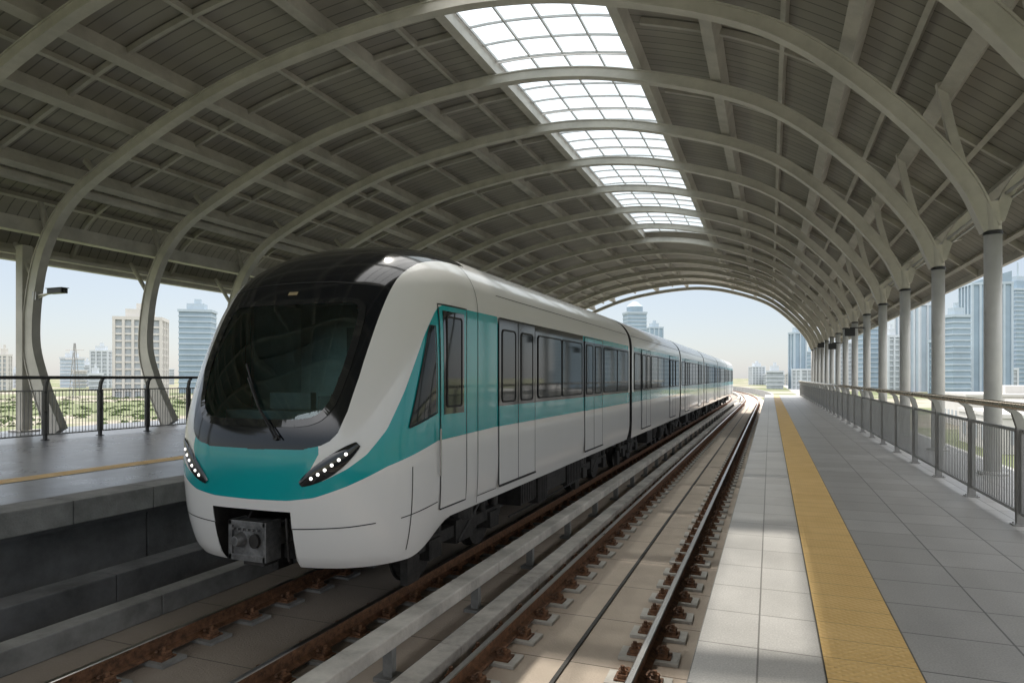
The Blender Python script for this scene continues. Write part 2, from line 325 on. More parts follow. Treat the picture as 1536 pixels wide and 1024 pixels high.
# ------------------------------------------------------------------ canopy
RY=[13.2+3.86*k for k in range(-4,14)]
can=empty('station_canopy',(-8,30,0),'arched grey steel station canopy with glazed skylight over the tracks','station canopy')
prof=catmull([(-19.15,0),(-19.95,1.5),(-20.3,2.9),(-19.9,5.0),(-18.8,6.5),(-16.9,7.55),(-13.3,8.9),(-10,9.55),(-7,9.8),(-5,9.68),(-3.2,9.3),(-1,8.55),(.5,7.7),(2,6.3),(3.0,5.0),(3.42,4.05)],7)
def arc_mesh(pts,b,d0,d1,y,flange=True,mb=None):
    mb=mb or MB(); n=len(pts); rows=[]
    for i,p in enumerate(pts):
        a=pts[max(0,i-1)]; c=pts[min(n-1,i+1)]; t=(c-a).normalized(); nn=Vector((-t[1],t[0])); f=i/(n-1); d=(d0+(d1-d0)*min(1,f*3.5))/2
        if flange: sec=[(-b,-d),(b,-d),(b,-d+.03),(b*.74,-d+.03),(b*.74,d-.03),(b,d-.03),(b,d),(-b,d),(-b,d-.03),(-b*.74,d-.03),(-b*.74,-d+.03),(-b,-d+.03)]
        else: sec=[(-b,-d),(b,-d),(b,d),(-b,d)]
        rows.append([(p[0]+nn[0]*q[1],y+q[0],p[1]+nn[1]*q[1]) for q in sec])
    k=len(rows[0]); b0=len(mb.v)
    for r in rows: mb.v+=r
    for i in range(n-1):
        for j in range(k): j2=(j+1)%k; mb.face([b0+i*k+j,b0+i*k+j2,b0+(i+1)*k+j2,b0+(i+1)*k+j])
    mb.face([b0+j for j in range(k)]); mb.face([b0+(n-1)*k+j for j in range(k)])
    return mb
y0=RY[0]
rib=arc_mesh(prof,.125,.58,.27,y0).obj('arch_rib',['steel'],can)
mb=MB(); mb.cyl((3.45,y0,0.05),(3.45,y0,4.0),.128,24); mb.cyl((3.45,y0,0),(3.45,y0,.05),.22,24); colm=mb.obj('column',['col'],can,smooth=False)
for p in colm.data.polygons: p.use_smooth=len(p.vertices)==4
mb=MB(); mb.cyl((3.45,y0,3.96),(3.45,y0,4.02),.14,24); clr=mb.obj('collar',['black'],colm)
mb=MB(); mb.cyl((3.45,y0,4.03),(3.42,y0,4.5),.125,20)
brk=mb.obj('bracket',['steel'],can)
out_curve=catmull([(3.5,4.2),(3.72,4.75),(4.15,5.2),(4.75,5.35)],6); brk2=arc_mesh(out_curve,.08,.2,.16,y0,False).obj('bracket',['steel'],can)
in_curve=catmull([(3.05,5.0),(2.85,5.8),(2.7,6.6)],6); brk3=arc_mesh(in_curve,.06,.14,.14,y0,False).obj('bracket',['steel'],can)
mb=MB(); mb.box(-20.75,-20.45,y0-.15,y0+.15,0.06,5.5); mb.box(-20.9,-20.3,y0-.28,y0+.28,0,.06); lp=mb.obj('column',['steel2'],can,bevel=.015)
ls=[]
for a,b_,r_ in (((-20.1,y0,4.4),(-21.0,y0,5.6),.07),((-19.6,y0,5.9),(-19.9,y0,6.7),.09),((-17.6,y0,7.3),(-18.0,y0,7.7),.09)):
    mb=MB(); mb.cyl(a,b_,r_,8); ls.append(mb.obj('strut',['steel2'],can))
for k,y in enumerate(RY[1:]):
    for o in (rib,colm,brk,brk2,brk3,*ls): copy_tree(o,y-y0)
    if (k+1)%4==0: copy_tree(lp,y-y0)
SK=catmull([(-21.35,5.55),(-20.3,6.85),(-17.3,8.1),(-13.5,9.42),(-10,10.07),(-7,10.32),(-5,10.2),(-3.1,9.85),(-.8,9.1),(1,8.15),(2.5,7.1),(4,5.95),(5.65,4.65)],6)
def skz(x):
    xs=[p[0] for p in SK]; zs=[p[1] for p in SK]; return float(np.interp(x,xs,zs))
XL,XR=-7.05,-3.2
Yend=RY[-1]+.3
def skin_piece(x0,x1,ya,yb,name='roof_panel',mt='skin',th=.06,dz=0):
    xs=[x0]+[p[0] for p in SK if x0+.05<p[0]<x1-.05]+[x1]
    top=[(x,skz(x)+dz+th) for x in xs]; bot=[(x,skz(x)+dz) for x in xs]
    mb=MB(); mb.sweepY(bot+top[::-1],[ya,yb]); return mb.obj(name,[mt],can)
skin_piece(-21.35,XL,YB,Yend); skin_piece(XR,5.65,YB,Yend)
skin_piece(XL+.002,XR-.002,YB,RY[2]); skin_piece(XL+.002,XR-.002,RY[11],Yend)
for i in range(2,11):
    ya,yb=RY[i]+.05,RY[i+1]-.05
    xs=[XL+.02]+[p[0] for p in SK if XL+.07<p[0]<XR-.07]+[XR-.02]
    mb=MB(); mb.grid([[(x,ya,skz(x)+.05) for x in xs],[(x,yb,skz(x)+.05) for x in xs]])
    g=mb.obj('skylight_glass',['clear_glass' if i<4 else 'sky_glass'],can)  # unseen near bays made clear to drop a sun patch on the platform
    mb=MB()
    for x in np.linspace(XL+.05,XR-.05,5): mb.box(x-.02,x+.02,ya,yb,skz(x)-.04,skz(x)+.03)
    for y in np.linspace(ya,yb,2 if i<4 else 5):
        xs=np.linspace(XL,XR,9)
        mb.sweepY([(x,skz(x)-.03) for x in xs]+[(x,skz(x)+.025) for x in xs[::-1]],[y-.016,y+.016])
    mb.obj('glazing_bar',['col'],g)
def purlin(x,b,d,off,y0=YB,y1=None,mt='steel2'):
    y1=y1 or Yend; z=skz(x)-.01; z2=skz(x+.1); t=Vector((.1,z2-skz(x))).normalized(); n=Vector((-t[1],t[0]))
    c=[( x+t[0]*sx*b/2-n[0]*(off+sy*d), z+t[1]*sx*b/2-n[1]*(off+sy*d)) for sx,sy in ((-1,0),(1,0),(1,1),(-1,1))]
    mb=MB(); mb.sweepY(c,[y0,y1]); return mb.obj('purlin',[mt],can)
for x in (-18.7,-16.1,-14.1,-9.9,-1.1,1.5,3.0,4.5): purlin(x,.27,.38,.0)
for x in (-20.2,-17.4,-15.1,-12.0,-8.5,.3,2.3,3.8,5.3): purlin(x,.10,.15,0)
for x in (XL-.12,XR+.12): purlin(x,.24,.36,-.03,mt='steel')
for i,y in enumerate(RY[:-1]):
    pts=[Vector((p[0],p[1]-.09)) for p in SK if p[0]<XL-.3]; arc_mesh(pts,.05,.14,.14,y+1.93,False).obj('rafter',['steel2'],can)
    pts=[Vector((p[0],p[1]-.09)) for p in SK if p[0]>XR+.3]; arc_mesh(pts,.05,.14,.14,y+1.93,False).obj('rafter',['steel2'],can)
mb=MB(); mb.box(-21.55,-21.3,YB,Yend,5.15,5.9); mb.box(-21.3,-21.0,YB,Yend,5.3,5.42); mb.obj('fascia',['steel2'],can)
mb=MB(); mb.box(5.6,5.72,YB,Yend,4.5,4.75); mb.obj('fascia',['steel2'],can)
mb=MB(); mb.box(-20.1,-19.75,YB,Yend,5.75,6.15); mb.obj('edge_beam',['steel2'],can)
mb=MB(); mb.cyl((-18.95,YB,7.05),(-18.95,Yend,7.05),.15,12); mb.obj('edge_beam',['steel2'],can)
for x,z,r_ in ((3.62,4.62,.03),(3.70,4.55,.02)):
    mb=MB(); mb.cyl((x,YB,z),(x,Yend,z),r_,8); mb.obj('conduit',['rgrey'],can)
# ------------------------------------------------------------------ railings
def railing(x,sgn,step,n,ystart,h,mats,label,dense,bw):
    e=empty('railing',(x,ystart,0),label,'railing')
    mb=MB()
    pts=[(x,0,0.012),(x,0,h*.82),(x+sgn*.04,0,h*.93),(x+sgn*.12,0,h-.03)]
    for dy in (-.024,.024):
        for a,b_ in zip(pts[:-1],pts[1:]):
            w=.042
            b0=len(mb.v)
            for q in (a,b_):
                for (ux,uy) in ((-w,-.007),(w,-.007),(w,.007),(-w,.007)): mb.v.append((q[0]+ux,ystart+dy+uy,q[2]))
            for qd in ((0,1,5,4),(1,2,6,5),(2,3,7,6),(3,0,4,7),(0,3,2,1),(4,5,6,7)): mb.face([b0+k for k in qd])
    mb.box(x-.08,x+.08,ystart-.07,ystart+.07,0,.014)
    for z in (.15,h*.45,h*.76): mb.cyl((x,ystart-.034,z),(x,ystart+.034,z),.02,8)
    for bx,by in ((-.055,-.045),(.055,-.045),(-.055,.045),(.055,.045)): mb.cyl((x+bx,ystart+by,.014),(x+bx,ystart+by,.03),.009,6)
    post=mb.obj('post',[mats[0]],e)
    mb=MB(); ya,yb=ystart+.06,ystart+step-.06; zt=h*.80
    mb.box(x-.017,x+.017,ya,yb,.12,.155); mb.box(x-.017,x+.017,ya,yb,zt-.035,zt)
    mb.box(x-.017,x+.017,ya,ya+.03,.155,zt-.035); mb.box(x-.017,x+.017,yb-.03,yb,.155,zt-.035)
    y=ya+.03+dense
    while y<yb-.04:
        mb.box(x-bw,x+bw,y-bw,y+bw,.155,zt-.035); y+=dense
    panel=mb.obj('infill_panel',[mats[2]],e)
    for i in range(1,n+1):
        c=post.copy(); COL.objects.link(c); c.location=(0,i*step,0)
        if i<n: c=panel.copy(); COL.objects.link(c); c.location=(0,i*step,0)
    mb=MB(); mb.cyl((x+sgn*.13,ystart-.3,h),(x+sgn*.13,ystart+n*step+.3,h),.042,14); o=mb.obj('handrail',[mats[1]],e)
    for p in o.data.polygons: p.use_smooth=len(p.vertices)==4
railing(2.53,-1,1.88,34,1.2,1.30,('stain','hand','rgrey'),'stainless steel platform railing with vertical bars and champagne handrail',.09,.006)
railing(-17.3,1,1.5,42,2.6,1.6,('dfence','dfence','rgrey'),'dark metal railing with fine bars along the opposite platform',.09,.006)
# ------------------------------------------------------------------ train
XC=-5.17; NE=3.0; YST=9.0; HWD=1.53; ZB0=-.42; SH=.06
_t=catmull([(-.42,5.80),(-.3,5.72),(0,5.64),(.3,5.60),(.7,5.58),(1.1,5.63),(1.6,5.79),(2.1,6.02),(2.5,6.26),(2.8,6.50),(3.05,6.82),(3.22,7.16),(3.34,7.6),(3.40,8.1)],8)
_tz=[p[0] for p in _t]; _ty=[p[1] for p in _t]
Yc=lambda z: float(np.interp(z,_tz,_ty))
ZR=2.35; ZT=3.40; NR=2.6
def W(z):
    if z<.5: return HWD-.08*((.5-z)/.92)**2.4
    if z<ZR: return HWD
    s=min(1,(z-ZR)/(ZT-ZR)); return HWD*max(0,1-s**NR)**(1/NR)
LL=lambda z: min(1.42,YST-Yc(z))
def pt_off(off,z,out=0):
    def P(o,zz):
        w=W(zz); u=min(1,abs(o)/max(w,1e-4)); return Vector((XC+o,Yc(zz)+LL(zz)*(1-max(0,1-u**NE)**(1/NE)),zz))
    p=P(off,z)
    if out:
        a=P(off+.01,z)-P(off-.01,z); b_=P(off,z+.01)-P(off,z-.01); n=a.cross(b_).normalized()
        if n.y>0: n=-n
        p=p+n*out
    return p
def pt_Y(Y,z,side=1,out=0):
    def P(yy,zz):
        c=1-(yy-Yc(zz))/LL(zz); c=min(1,max(0,c)); return Vector((XC+side*W(zz)*(max(0,1-c**NE))**(1/NE),yy,zz))
    p=P(Y,z)
    if out:
        a=P(Y+.01,z)-P(Y-.01,z); b_=P(Y,z+.01)-P(Y,z-.01); n=a.cross(b_).normalized()
        if n.x*side<0: n=-n
        p=p+n*out
    return p
def poly_sd(poly,x,y):
    P=np.array(poly); Q=np.roll(P,-1,0); d=Q-P; w=np.stack([x[:,None]-P[:,0],y[:,None]-P[:,1]],-1)
    t=np.clip((w*d).sum(-1)/(d*d).sum(-1),0,1); dist=np.sqrt(((w-d*t[...,None])**2).sum(-1)).min(1)
    cond=((P[:,1]<=y[:,None])!=(Q[:,1]<=y[:,None])); xi=P[:,0]+(y[:,None]-P[:,1])/np.where(d[:,1]==0,1e-9,d[:,1])*d[:,0]
    ins=(cond&(x[:,None]<xi)).sum(1)%2==1
    return np.where(ins,dist,-dist)
TEAL=[(-1,.31),(.3,.31),(.8,.32),(1.15,.36),(1.6,.48),(2.2,.66),(3.24,.86),(5,.9),(95,.9),(95,1.19),(5.07,1.19),(5.07,2.47),(3.30,2.47),(3.17,2.36),(2.95,2.1),(2.52,1.45),(2.2,1.05),(1.88,.80),(1.6,.66),(1.25,.53),(1.1,.53),(1.08,.62),(1.22,.82),(1.20,.97),(-1,.97)]
HWz=[.825,.84,.865,.92,1.02,1.25,1.6,2.0,2.32,2.75,3.0,3.15,3.40]; HW=[0,.50,.70,.86,.95,1.01,1.05,1.07,1.08,1.09,1.12,1.18,1.22]
def set_livery(o,lead=True,ya=8.84,yb=18.35):
    me=o.data; co=np.zeros(len(me.vertices)*3); me.vertices.foreach_get('co',co); co=co.reshape(-1,3)
    off=np.abs(co[:,0]-XC); offm=np.abs(co[:,0]-XC-SH); Y=co[:,1]; z=co[:,2]
    if lead:
        p=off+Y-5.3; teal=poly_sd(TEAL,p,z)
        band=np.minimum(np.minimum(Y-ya,yb-Y),np.minimum(z-1.19,2.47-z))
        hw=np.interp(z,HWz,HW); mk=np.minimum(np.minimum((hw-offm),(z-.83)),8.4+.25*(1-(off/1.2)**2)-Y)
        black=np.maximum(band,mk)
        top=np.minimum(np.minimum(z-2.36,2.475-z),np.minimum(Y-13.5,yb-Y))
    else:
        teal=np.minimum(z-.9,1.19-z); black=np.minimum(np.minimum(Y-ya,yb-Y),np.minimum(z-1.19,2.47-z)); top=np.minimum(np.minimum(z-2.36,2.475-z),np.minimum(Y-ya,yb-Y))
    black=np.where(top>0,-top,np.minimum(black,-top)); teal=np.maximum(teal,top)
    for nm,arr in (('teal',teal),('mask',black)):
        a=me.attributes.new(nm,'FLOAT','POINT'); a.data.foreach_set('value',arr.astype(np.float32))
GZ=[1.12,1.14,1.18,1.24,1.34,1.47,1.7,2.0,2.25,2.38,2.44,2.46]; GH=[.50,.66,.75,.81,.86,.89,.92,.93,.92,.89,.83,.75]
train=empty('metro_train',(XC,5.6,-1.05),'teal and white metro train with black windscreen mask and lit headlights','train')
zrows=sorted(set([round(v,4) for v in list(np.linspace(ZB0,ZR,64))]+[.2,.9,1.19]))
zrows+= [ZR+(ZT-ZR)*math.sin(a)**(2/NR) for a in np.linspace(0,math.pi/2,34)[1:]]
zrows=sorted(set(zrows+[2.36,2.47]))
CUT=.52
phs=sorted(list(np.linspace(0,math.pi/2,56))+[math.asin((CUT/(HWD-.03))**(NE/2))])
def zb(Y): t=min(1,max(0,(Y-6.5)/1.0)); t=t*t*(3-2*t); return ZB0+.30*t
def zfix(z,Y):
    return z if z>=.3 else .3-(.3-z)*(.3-zb(Y))/(.3-ZB0)
rows=[]
END1=18.45
ystr=list(np.arange(YST,END1,.15))+[END1]
for z in zrows:
    w=W(z); yc=Yc(z); L=LL(z); half=[]
    for ph in phs:
        half.append((w*math.sin(ph)**(2/NE) if ph>0 else 0, yc+L*(1-max(0,math.cos(ph))**(2/NE))))
    ys_=yc+L
    for k in range(1,14): half.append((w,ys_+(YST-ys_)*k/14 if YST-ys_>.02 else YST-1e-4*(14-k)))
    for yy in ystr: half.append((w,yy))
    rows.append([(XC-o,yy,zfix(z,yy)) for o,yy in half[::-1]]+[(XC+o,yy,zfix(z,yy)) for o,yy in half[1:]])
mb=MB(); K=len(rows[0])
for r in rows: mb.v+=r
for i in range(len(rows)-1):
    for j in range(K-1):
        c=[rows[i][j],rows[i][j+1],rows[i+1][j+1],rows[i+1][j]]
        mx=sum(q[0] for q in c)/4-XC; my=sum(q[1] for q in c)/4; mz=(zrows[i]+zrows[i+1])/2
        if abs(mx)<CUT and my<6.4 and mz<.2: continue
        if my<7.2 and 1.12<mz<2.46 and all(abs(q[0]-XC-SH)<float(np.interp(min(max(mz,1.12),2.46),GZ,GH))-.015 for q in c): continue
        mb.face([i*K+j,i*K+j+1,(i+1)*K+j+1,(i+1)*K+j])
body=mb.obj('lead_car',['paint'],train,smooth=True,fix=False)
set_livery(body)
def endcap(y,par_,name='end_wall'):
    zz=[z for z in zrows[::3]]+[ZT]; pts=[(XC+W(z)*.995,y,max(z,-.08)) for z in zz]+[(XC-W(z)*.995,y,max(z,-.08)) for z in zz[::-1]]
    m_=MB(); m_.v=pts; m_.face(list(range(len(pts)))); return m_.obj(name,['under'],par_,fix=False)
endcap(END1-.01,body)
mb=MB(); mb.box(XC-1.38,XC+1.38,6.95,END1-.05,-.06,0); mb.box(XC-1.0,XC+1.0,6.3,6.95,-.1,-.062)
mb.box(XC-.6,XC+.6,5.95,7.4,.16,.22); mb.box(XC-.64,XC-.53,5.84,7.4,-.36,.16); mb.box(XC+.53,XC+.64,5.84,7.4,-.36,.16); mb.box(XC-.62,XC+.62,6.9,7.0,-.7,.16)
mb.obj('floor_pan',['under'],body)
mb=MB(); mb.box(XC-1.3,XC+1.3,7.95,8.0,.3,2.75,0); mb.box(XC-.4,XC+.4,7.93,7.95,.3,2.3,1); mb.box(XC-1.3,XC+1.3,6.5,8.0,.28,.3,1); mb.box(XC-1.25,XC-1.2,7.0,8.0,.3,2.6,0); mb.box(XC+1.2,XC+1.25,7.0,8.0,.3,2.6,0); mb.box(XC-1.0,XC+1.0,6.75,8.0,2.62,2.66,0)
mb.obj('cab_bulkhead',['cabin','cabin2'],body)
mb=MB(); mb.box(XC-.85,XC+.85,6.15,6.75,.9,1.22,1); mb.box(XC-.5,XC+.1,6.5,6.6,1.22,1.42,1); mb.box(XC+.2,XC+.5,6.5,6.6,1.22,1.38,1); mb.box(XC-.47,XC+.07,6.6,6.61,1.25,1.4,0); mb.obj('driver_console',['cabin','cabin2'],body,bevel=.03)
mb=MB(); mb.box(XC+.05,XC+.6,7.2,7.7,.85,.97,0); mb.box(XC+.07,XC+.58,7.6,7.72,.97,1.65,0); mb.box(XC+.18,XC+.47,7.6,7.7,1.66,1.9,0); mb.cyl((XC+.33,7.45,.3),(XC+.33,7.45,.85),.06,10); mb.obj('driver_seat',['cabin2'],body,bevel=.04)
for s in (-1,1):
    mb=MB(); offs=np.linspace(.5,1.36,14)
    mb.grid([[pt_off(s*o,-.41) for o in offs],[Vector((XC+s*o,7.3,-.3)) for o in offs]])
    mb.obj('nose_underside',['under'],body,fix=False)
mb=MB()
lip=[pt_off(-CUT,z) for z in np.linspace(-.41,.2,8)]+[pt_off(o,.2) for o in np.linspace(-CUT,CUT,12)]+[pt_off(CUT,z) for z in np.linspace(.2,-.41,8)]
mb.grid([[p+Vector((0,-.004,0)) for p in lip],[p+Vector((0,.22,0)) for p in lip]])
mb.obj('coupler_recess_frame',['under'],body,fix=False)
def strip(pts_n,w,mb,m=0):
    rowsA=[];rowsB=[]
    for i,(p,n) in enumerate(pts_n):
        a=pts_n[max(0,i-1)][0]; b_=pts_n[min(len(pts_n)-1,i+1)][0]; t=(b_-a).normalized(); s_=t.cross(n).normalized()*w/2
        rowsA.append(p+s_); rowsB.append(p-s_)
    mb.grid([rowsA,rowsB],m)
def dens(path,st):
    P=[]
    for (a,b_) in zip(path[:-1],path[1:]):
        k=max(2,int((abs(a[0]-b_[0])+abs(a[1]-b_[1]))/st))
        for i in range(k): f=i/k; P.append((a[0]+(b_[0]-a[0])*f,a[1]+(b_[1]-a[1])*f))
    P.append(path[-1]); return P
def seamY(path,side,mb,w=.014,out=.003):
    out_=[]
    for Y,z in dens(path,.08):
        p=pt_Y(Y,z,side); q=pt_Y(Y,z,side,.01); n=(q-p).normalized(); out_.append((p+n*out,n))
    strip(out_,w,mb)
def seamO(path,mb,w=.014,out=.003,m=0):
    out_=[]
    for o,z in dens(path,.05):
        p=pt_off(o,z); q=pt_off(o,z,.01); n=(q-p).normalized(); out_.append((p+n*out,n))
    strip(out_,w,mb,m)
mb=MB()
for s in (1,-1):
    seamY([(8.14,-.07),(8.14,3.15)],s,mb)
    seamY([(6.45,-.3),(6.45,.62)],s,mb)
    seamY([(8.9,2.78),(END1-.1,2.78)],s,mb,.012)
    seamY([(8.14,.02),(8.8,.02)],s,mb,.01)
    seamO([(s*CUT,.02),(s*1.1,.05),(s*1.3,.07)],mb,.012); seamY([(6.3,.08),(7.0,.14)],s,mb,.012)
seamO([(-1.04,2.64),(-.5,2.70),(0,2.71),(.5,2.70),(1.08,2.64)],mb,.018)
mb.obj('panel_seam',['seam'],body,fix=False)
zz=np.concatenate([np.linspace(1.12,1.24,8),np.linspace(1.28,2.36,20),np.linspace(2.38,2.46,6)])
rws=[]; ol=[]
for z in zz:
    h=float(np.interp(z,GZ,GH)); rws.append([pt_off(o+SH,z,.007) for o in np.linspace(-h,h,48)]); ol.append((h,z))
mb=MB(); mb.grid(rws); ws=mb.obj('windscreen',['wglass'],body,smooth=True,fix=False)
path=[(h+SH,z) for h,z in ol]+[(-h+SH,z) for h,z in ol[::-1]]+[(ol[0][0]+SH,ol[0][1])]
mb=MB(); seamO(path,mb,.08,.011); mb.obj('windscreen_seal',['lens'],ws,fix=False)
mb=MB(); mb.grid([[pt_off(o,z,.006) for o in np.linspace(-.06,.07,6)] for z in (2.55,2.57,2.59)]); mb.obj('destination_display',['amber'],body,fix=False)
mb=MB()
A=pt_off(.36,.97,.03);B_=pt_off(.10,1.28,.05);C_=pt_off(-.13,1.58,.05)
mb.cyl(pt_off(.36,.97),A,.03,10); mb.poly_path([A,B_,C_],.012,6); D1=pt_off(-.24,1.74,.02); D2=pt_off(.12,1.22,.02); mb.cyl(D1,D2,.01,6); mb.cyl(pt_off(.43,.95,.03),B_,.008,6)
mb.obj('windscreen_wiper',['black'],body)
for s in (-1,1):
    a=Vector((.66,.50)) if s>0 else Vector((.58,.46)); b_=Vector((1.19,.91)) if s>0 else Vector((1.08,.89)); ax=(b_-a); nrm=Vector((-ax.y,ax.x)).normalized(); R=[]
    for i in range(25):
        f=i/24; h=.09*max(0.02,math.sin(math.pi*(f*.9+.05)))**.6; c=a+ax*f-nrm*.03*math.sin(math.pi*f)
        R.append([pt_off(s*(c+nrm*g*h).x,(c+nrm*g*h).y,.012+.012*(1-abs(g)**3)) for g in np.linspace(-1,1,9)])
    mb=MB(); mb.grid(R); hl=mb.obj('headlight',['lens'],body,smooth=True,fix=False)
    for f in (.2,.32,.44,.56,.68,.80):
        mb=MB(); c=a+ax*f-nrm*.035*math.sin(math.pi*f); p=pt_off(s*c.x,c.y,.022); q=pt_off(s*c.x,c.y,.034)
        mb.cyl(p,q,.019,12,0,r1=.012); mb.obj('led_lamp',['led'],hl)
def rrect(y0,y1,z0,z1,r=.05,n=5):
    P=[]
    for cy,cz,a0 in ((y1-r,z1-r,0),(y0+r,z1-r,90),(y0+r,z0+r,180),(y1-r,z0+r,270)):
        for k in range(n+1):
            a=math.radians(a0+90*k/n); P.append((cy+r*math.cos(a),cz+r*math.sin(a)))
    return P
def pane(Y0,Y1,z0,z1,side,name,parent,out=.006,mt='sglass',r=.05,flat=True,frame=True):
    f=lambda a,b_,o_: tuple(pt_Y(a,b_,side,o_)) if not flat else (XC+side*(HWD+o_),a,b_)
    P=rrect(Y0,Y1,z0,z1,r); mb=MB()
    if flat: mb.v=[f(a,b_,out) for a,b_ in P]; mb.face(list(range(len(P))))
    else: mb.grid([[f(a,b_,out) for a in np.linspace(Y0,Y1,10)] for b_ in np.linspace(z0,z1,14)])
    o=mb.obj(name,[mt],parent,fix=False,smooth=not flat)
    if frame:
        Q=rrect(Y0-.022,Y1+.022,z0-.022,z1+.022,r+.02); m2=MB()
        m2.grid([[f(a,b_,out+.006) for a,b_ in P+P[:1]],[f(a,b_,out+.006) for a,b_ in Q+Q[:1]],[f(a,b_,0) for a,b_ in Q+Q[:1]]]); m2.obj('window_frame',['seam'],o,fix=False)
    return o
for s in (1,-1):
    R=[]
    for i in range(20):
        f=i/19; z=1.06+(2.2-1.06)*f; yl=6.40+(6.88-6.40)*f**1.05; yr=6.95
        R.append([pt_Y(yl+(yr-yl)*g,z+ (.14*(1-f))*g,s,.007) for g in np.linspace(0,1,8)])
    mb=MB(); mb.grid(R); cw_=mb.obj('cab_side_window',['sglass'],body,smooth=True,fix=False)
    mb=MB(); seamY([(6.40,1.05),(6.965,1.19),(6.965,2.2),(6.86,2.2),(6.40,1.05)],s,mb,.02,.012); mb.obj('window_seal',['seam'],cw_,fix=False)
    yv=np.linspace(7.06,7.76,8); zv=np.linspace(.05,2.46,60); mb=MB()
    mb.grid([[pt_Y(y,z,s,.008) for y in yv] for z in zv]); d=mb.obj('cab_door',['paint'],body,smooth=True,fix=False); set_livery(d)
    mb=MB()
    seamY([(7.05,.04),(7.05,2.47),(7.77,2.47),(7.77,.04),(7.05,.04)],s,mb,.02,.010); mb.obj('door_seal',['seam'],d,fix=False)
    pane(7.13,7.69,1.16,2.40,s,'door_surround',d,.012,mt='lens',flat=False,r=.04,frame=False)
    pane(7.22,7.60,1.26,2.32,s,'door_window',d,.018,flat=False,r=.03)
    mb=MB(); mb.cyl(pt_Y(6.99,.45,s,.04),pt_Y(6.99,1.0,s,.04),.012,8); mb.obj('grab_rail',['stain'],d)
def door(Y0,side,parent,lead):
    w=.78
    for k in (0,1):
        ya=Y0+k*(w+.008); mb=MB(); zv=np.linspace(.06,2.44,50)
        X=XC+side*(HWD+.012)
        mb.grid([[(X,y,z) for y in np.linspace(ya,ya+w,6)] for z in zv])
        d=mb.obj('passenger_door',['paint'],parent,fix=False); set_livery(d,lead,8.7,90) if lead else set_livery(d,False,-5,200)
        P=rrect(ya+.13,ya+w-.13,1.26,2.28,.06); m2=MB(); m2.v=[(X+side*.004,a,b_) for a,b_ in P]; m2.face(list(range(len(P)))); m2.obj('door_window',['sglass'],d,fix=False)
        m2=MB()
        Q=rrect(ya+.105,ya+w-.105,1.235,2.305,.08)
        m2.grid([[(X+side*.010,a,b_) for a,b_ in P+P[:1]],[(X+side*.010,a,b_) for a,b_ in Q+Q[:1]],[(X,a,b_) for a,b_ in Q+Q[:1]]])
        for yy in (ya-.006,ya+w-.002): m2.box(X-.004,X+.003,yy,yy+.010,.06,2.44)
        m2.box(X-.004,X+.003,ya,ya+w,2.44,2.455); m2.box(X-.004,X+.02,ya,ya+w,.03,.055)
        m2.obj('door_seal',['seam'],d)
def windows(ya,yb,n,side,parent):
    w=(yb-ya-.06*(n-1))/n
    for k in range(n):
        pane(ya+k*(w+.06),ya+k*(w+.06)+w,1.27,2.29,side,'side_window',parent,.008,r=.07)
for s in (1,-1):
    door(8.86,s,body,True); door(13.62,s,body,True)
    windows(10.62,11.95,1,s,body); windows(12.02,13.4,1,s,body); windows(15.4,16.8,1,s,body); windows(16.87,18.2,1,s,body)
def bogie(yc,parent,mb):
    for s in (-1,1):
        X=XC+s*.98
        mb.box(X-.07,X+.07,yc-1.35,yc+1.35,-.62,-.46); mb.box(X-.1,X+.1,yc-.35,yc+.35,-.72,-.4)
        for dy in (-1.0,1.0):
            mb.cyl((XC+s*.68,yc+dy,-.63),(XC+s*.82,yc+dy,-.63),.42,28); mb.cyl((XC+s*.66,yc+dy,-.63),(XC+s*.69,yc+dy,-.63),.45,28)
            mb.cyl((XC+s*.82,yc+dy,-.63),(XC+s*1.06,yc+dy,-.63),.13,14); mb.box(X-.12,X+.12,yc+dy-.17,yc+dy+.17,-.75,-.5)
            mb.cyl((X,yc+dy-.25,-.5),(X,yc+dy-.25,-.22),.07,10); mb.cyl((X,yc+dy+.25,-.5),(X,yc+dy+.25,-.22),.07,10)
        mb.cyl((X-.02,yc,-.42),(X-.02,yc,-.08),.2,16); mb.cyl((X+.1*s,yc-.3,-.7),(X+.1*s,yc+.4,-.3),.025,8); mb.box(X-.05,X+.05,yc-1.6,yc-1.3,-.95,-.55)
    for dy in (-1,1): mb.cyl((XC-.8,yc+dy,-.63),(XC+.8,yc+dy,-.63),.08,10)
    mb.box(XC-.9,XC+.9,yc-.25,yc+.25,-.65,-.35)
def equip(ya,yb,mb,seed):
    r=random.Random(seed); y=ya
    while y<yb-.3:
        l=min(r.uniform(.5,1.6),yb-y); d=r.uniform(.3,.62)
        for s in (-1,1):
            x1=XC+s*r.uniform(1.18,1.32); x0=XC+s*.3
            mb.box(min(x0,x1),max(x0,x1),y,y+l-.08,-.08-d,-.07)
            if r.random()<.6:
                for k in range(int(l/.12)): mb.box(min(x1,x1+s*.015),max(x1,x1+s*.015),y+.05+k*.12,y+.11+k*.12,-.05-d,-.14)
            else: mb.cyl((x1,y+.05,-.2),(x1,y+l-.15,-.2),.03,8); mb.box(min(x1,x1+s*.01),max(x1,x1+s*.01),y+.08,y+l-.16,-.04-d,-.3)
        y+=l
    for s in (-1,1): mb.cyl((XC+s*1.2,ya,-.14),(XC+s*1.2,yb,-.14),.025,8); mb.cyl((XC+s*1.05,ya,-.75),(XC+s*1.05,yb,-.75),.02,6)
for yb_ in (8.75,16.3):
    mb=MB(); bogie(yb_,body,mb); mb.obj('bogie',['bogie'],body)
mb=MB(); equip(10.5,14.6,mb,3); mb.obj('equipment_box',['under'],body,bevel=.01)
mb=MB()
mb.box(-.09,.09,.2,1.5,-.1,.08,0)
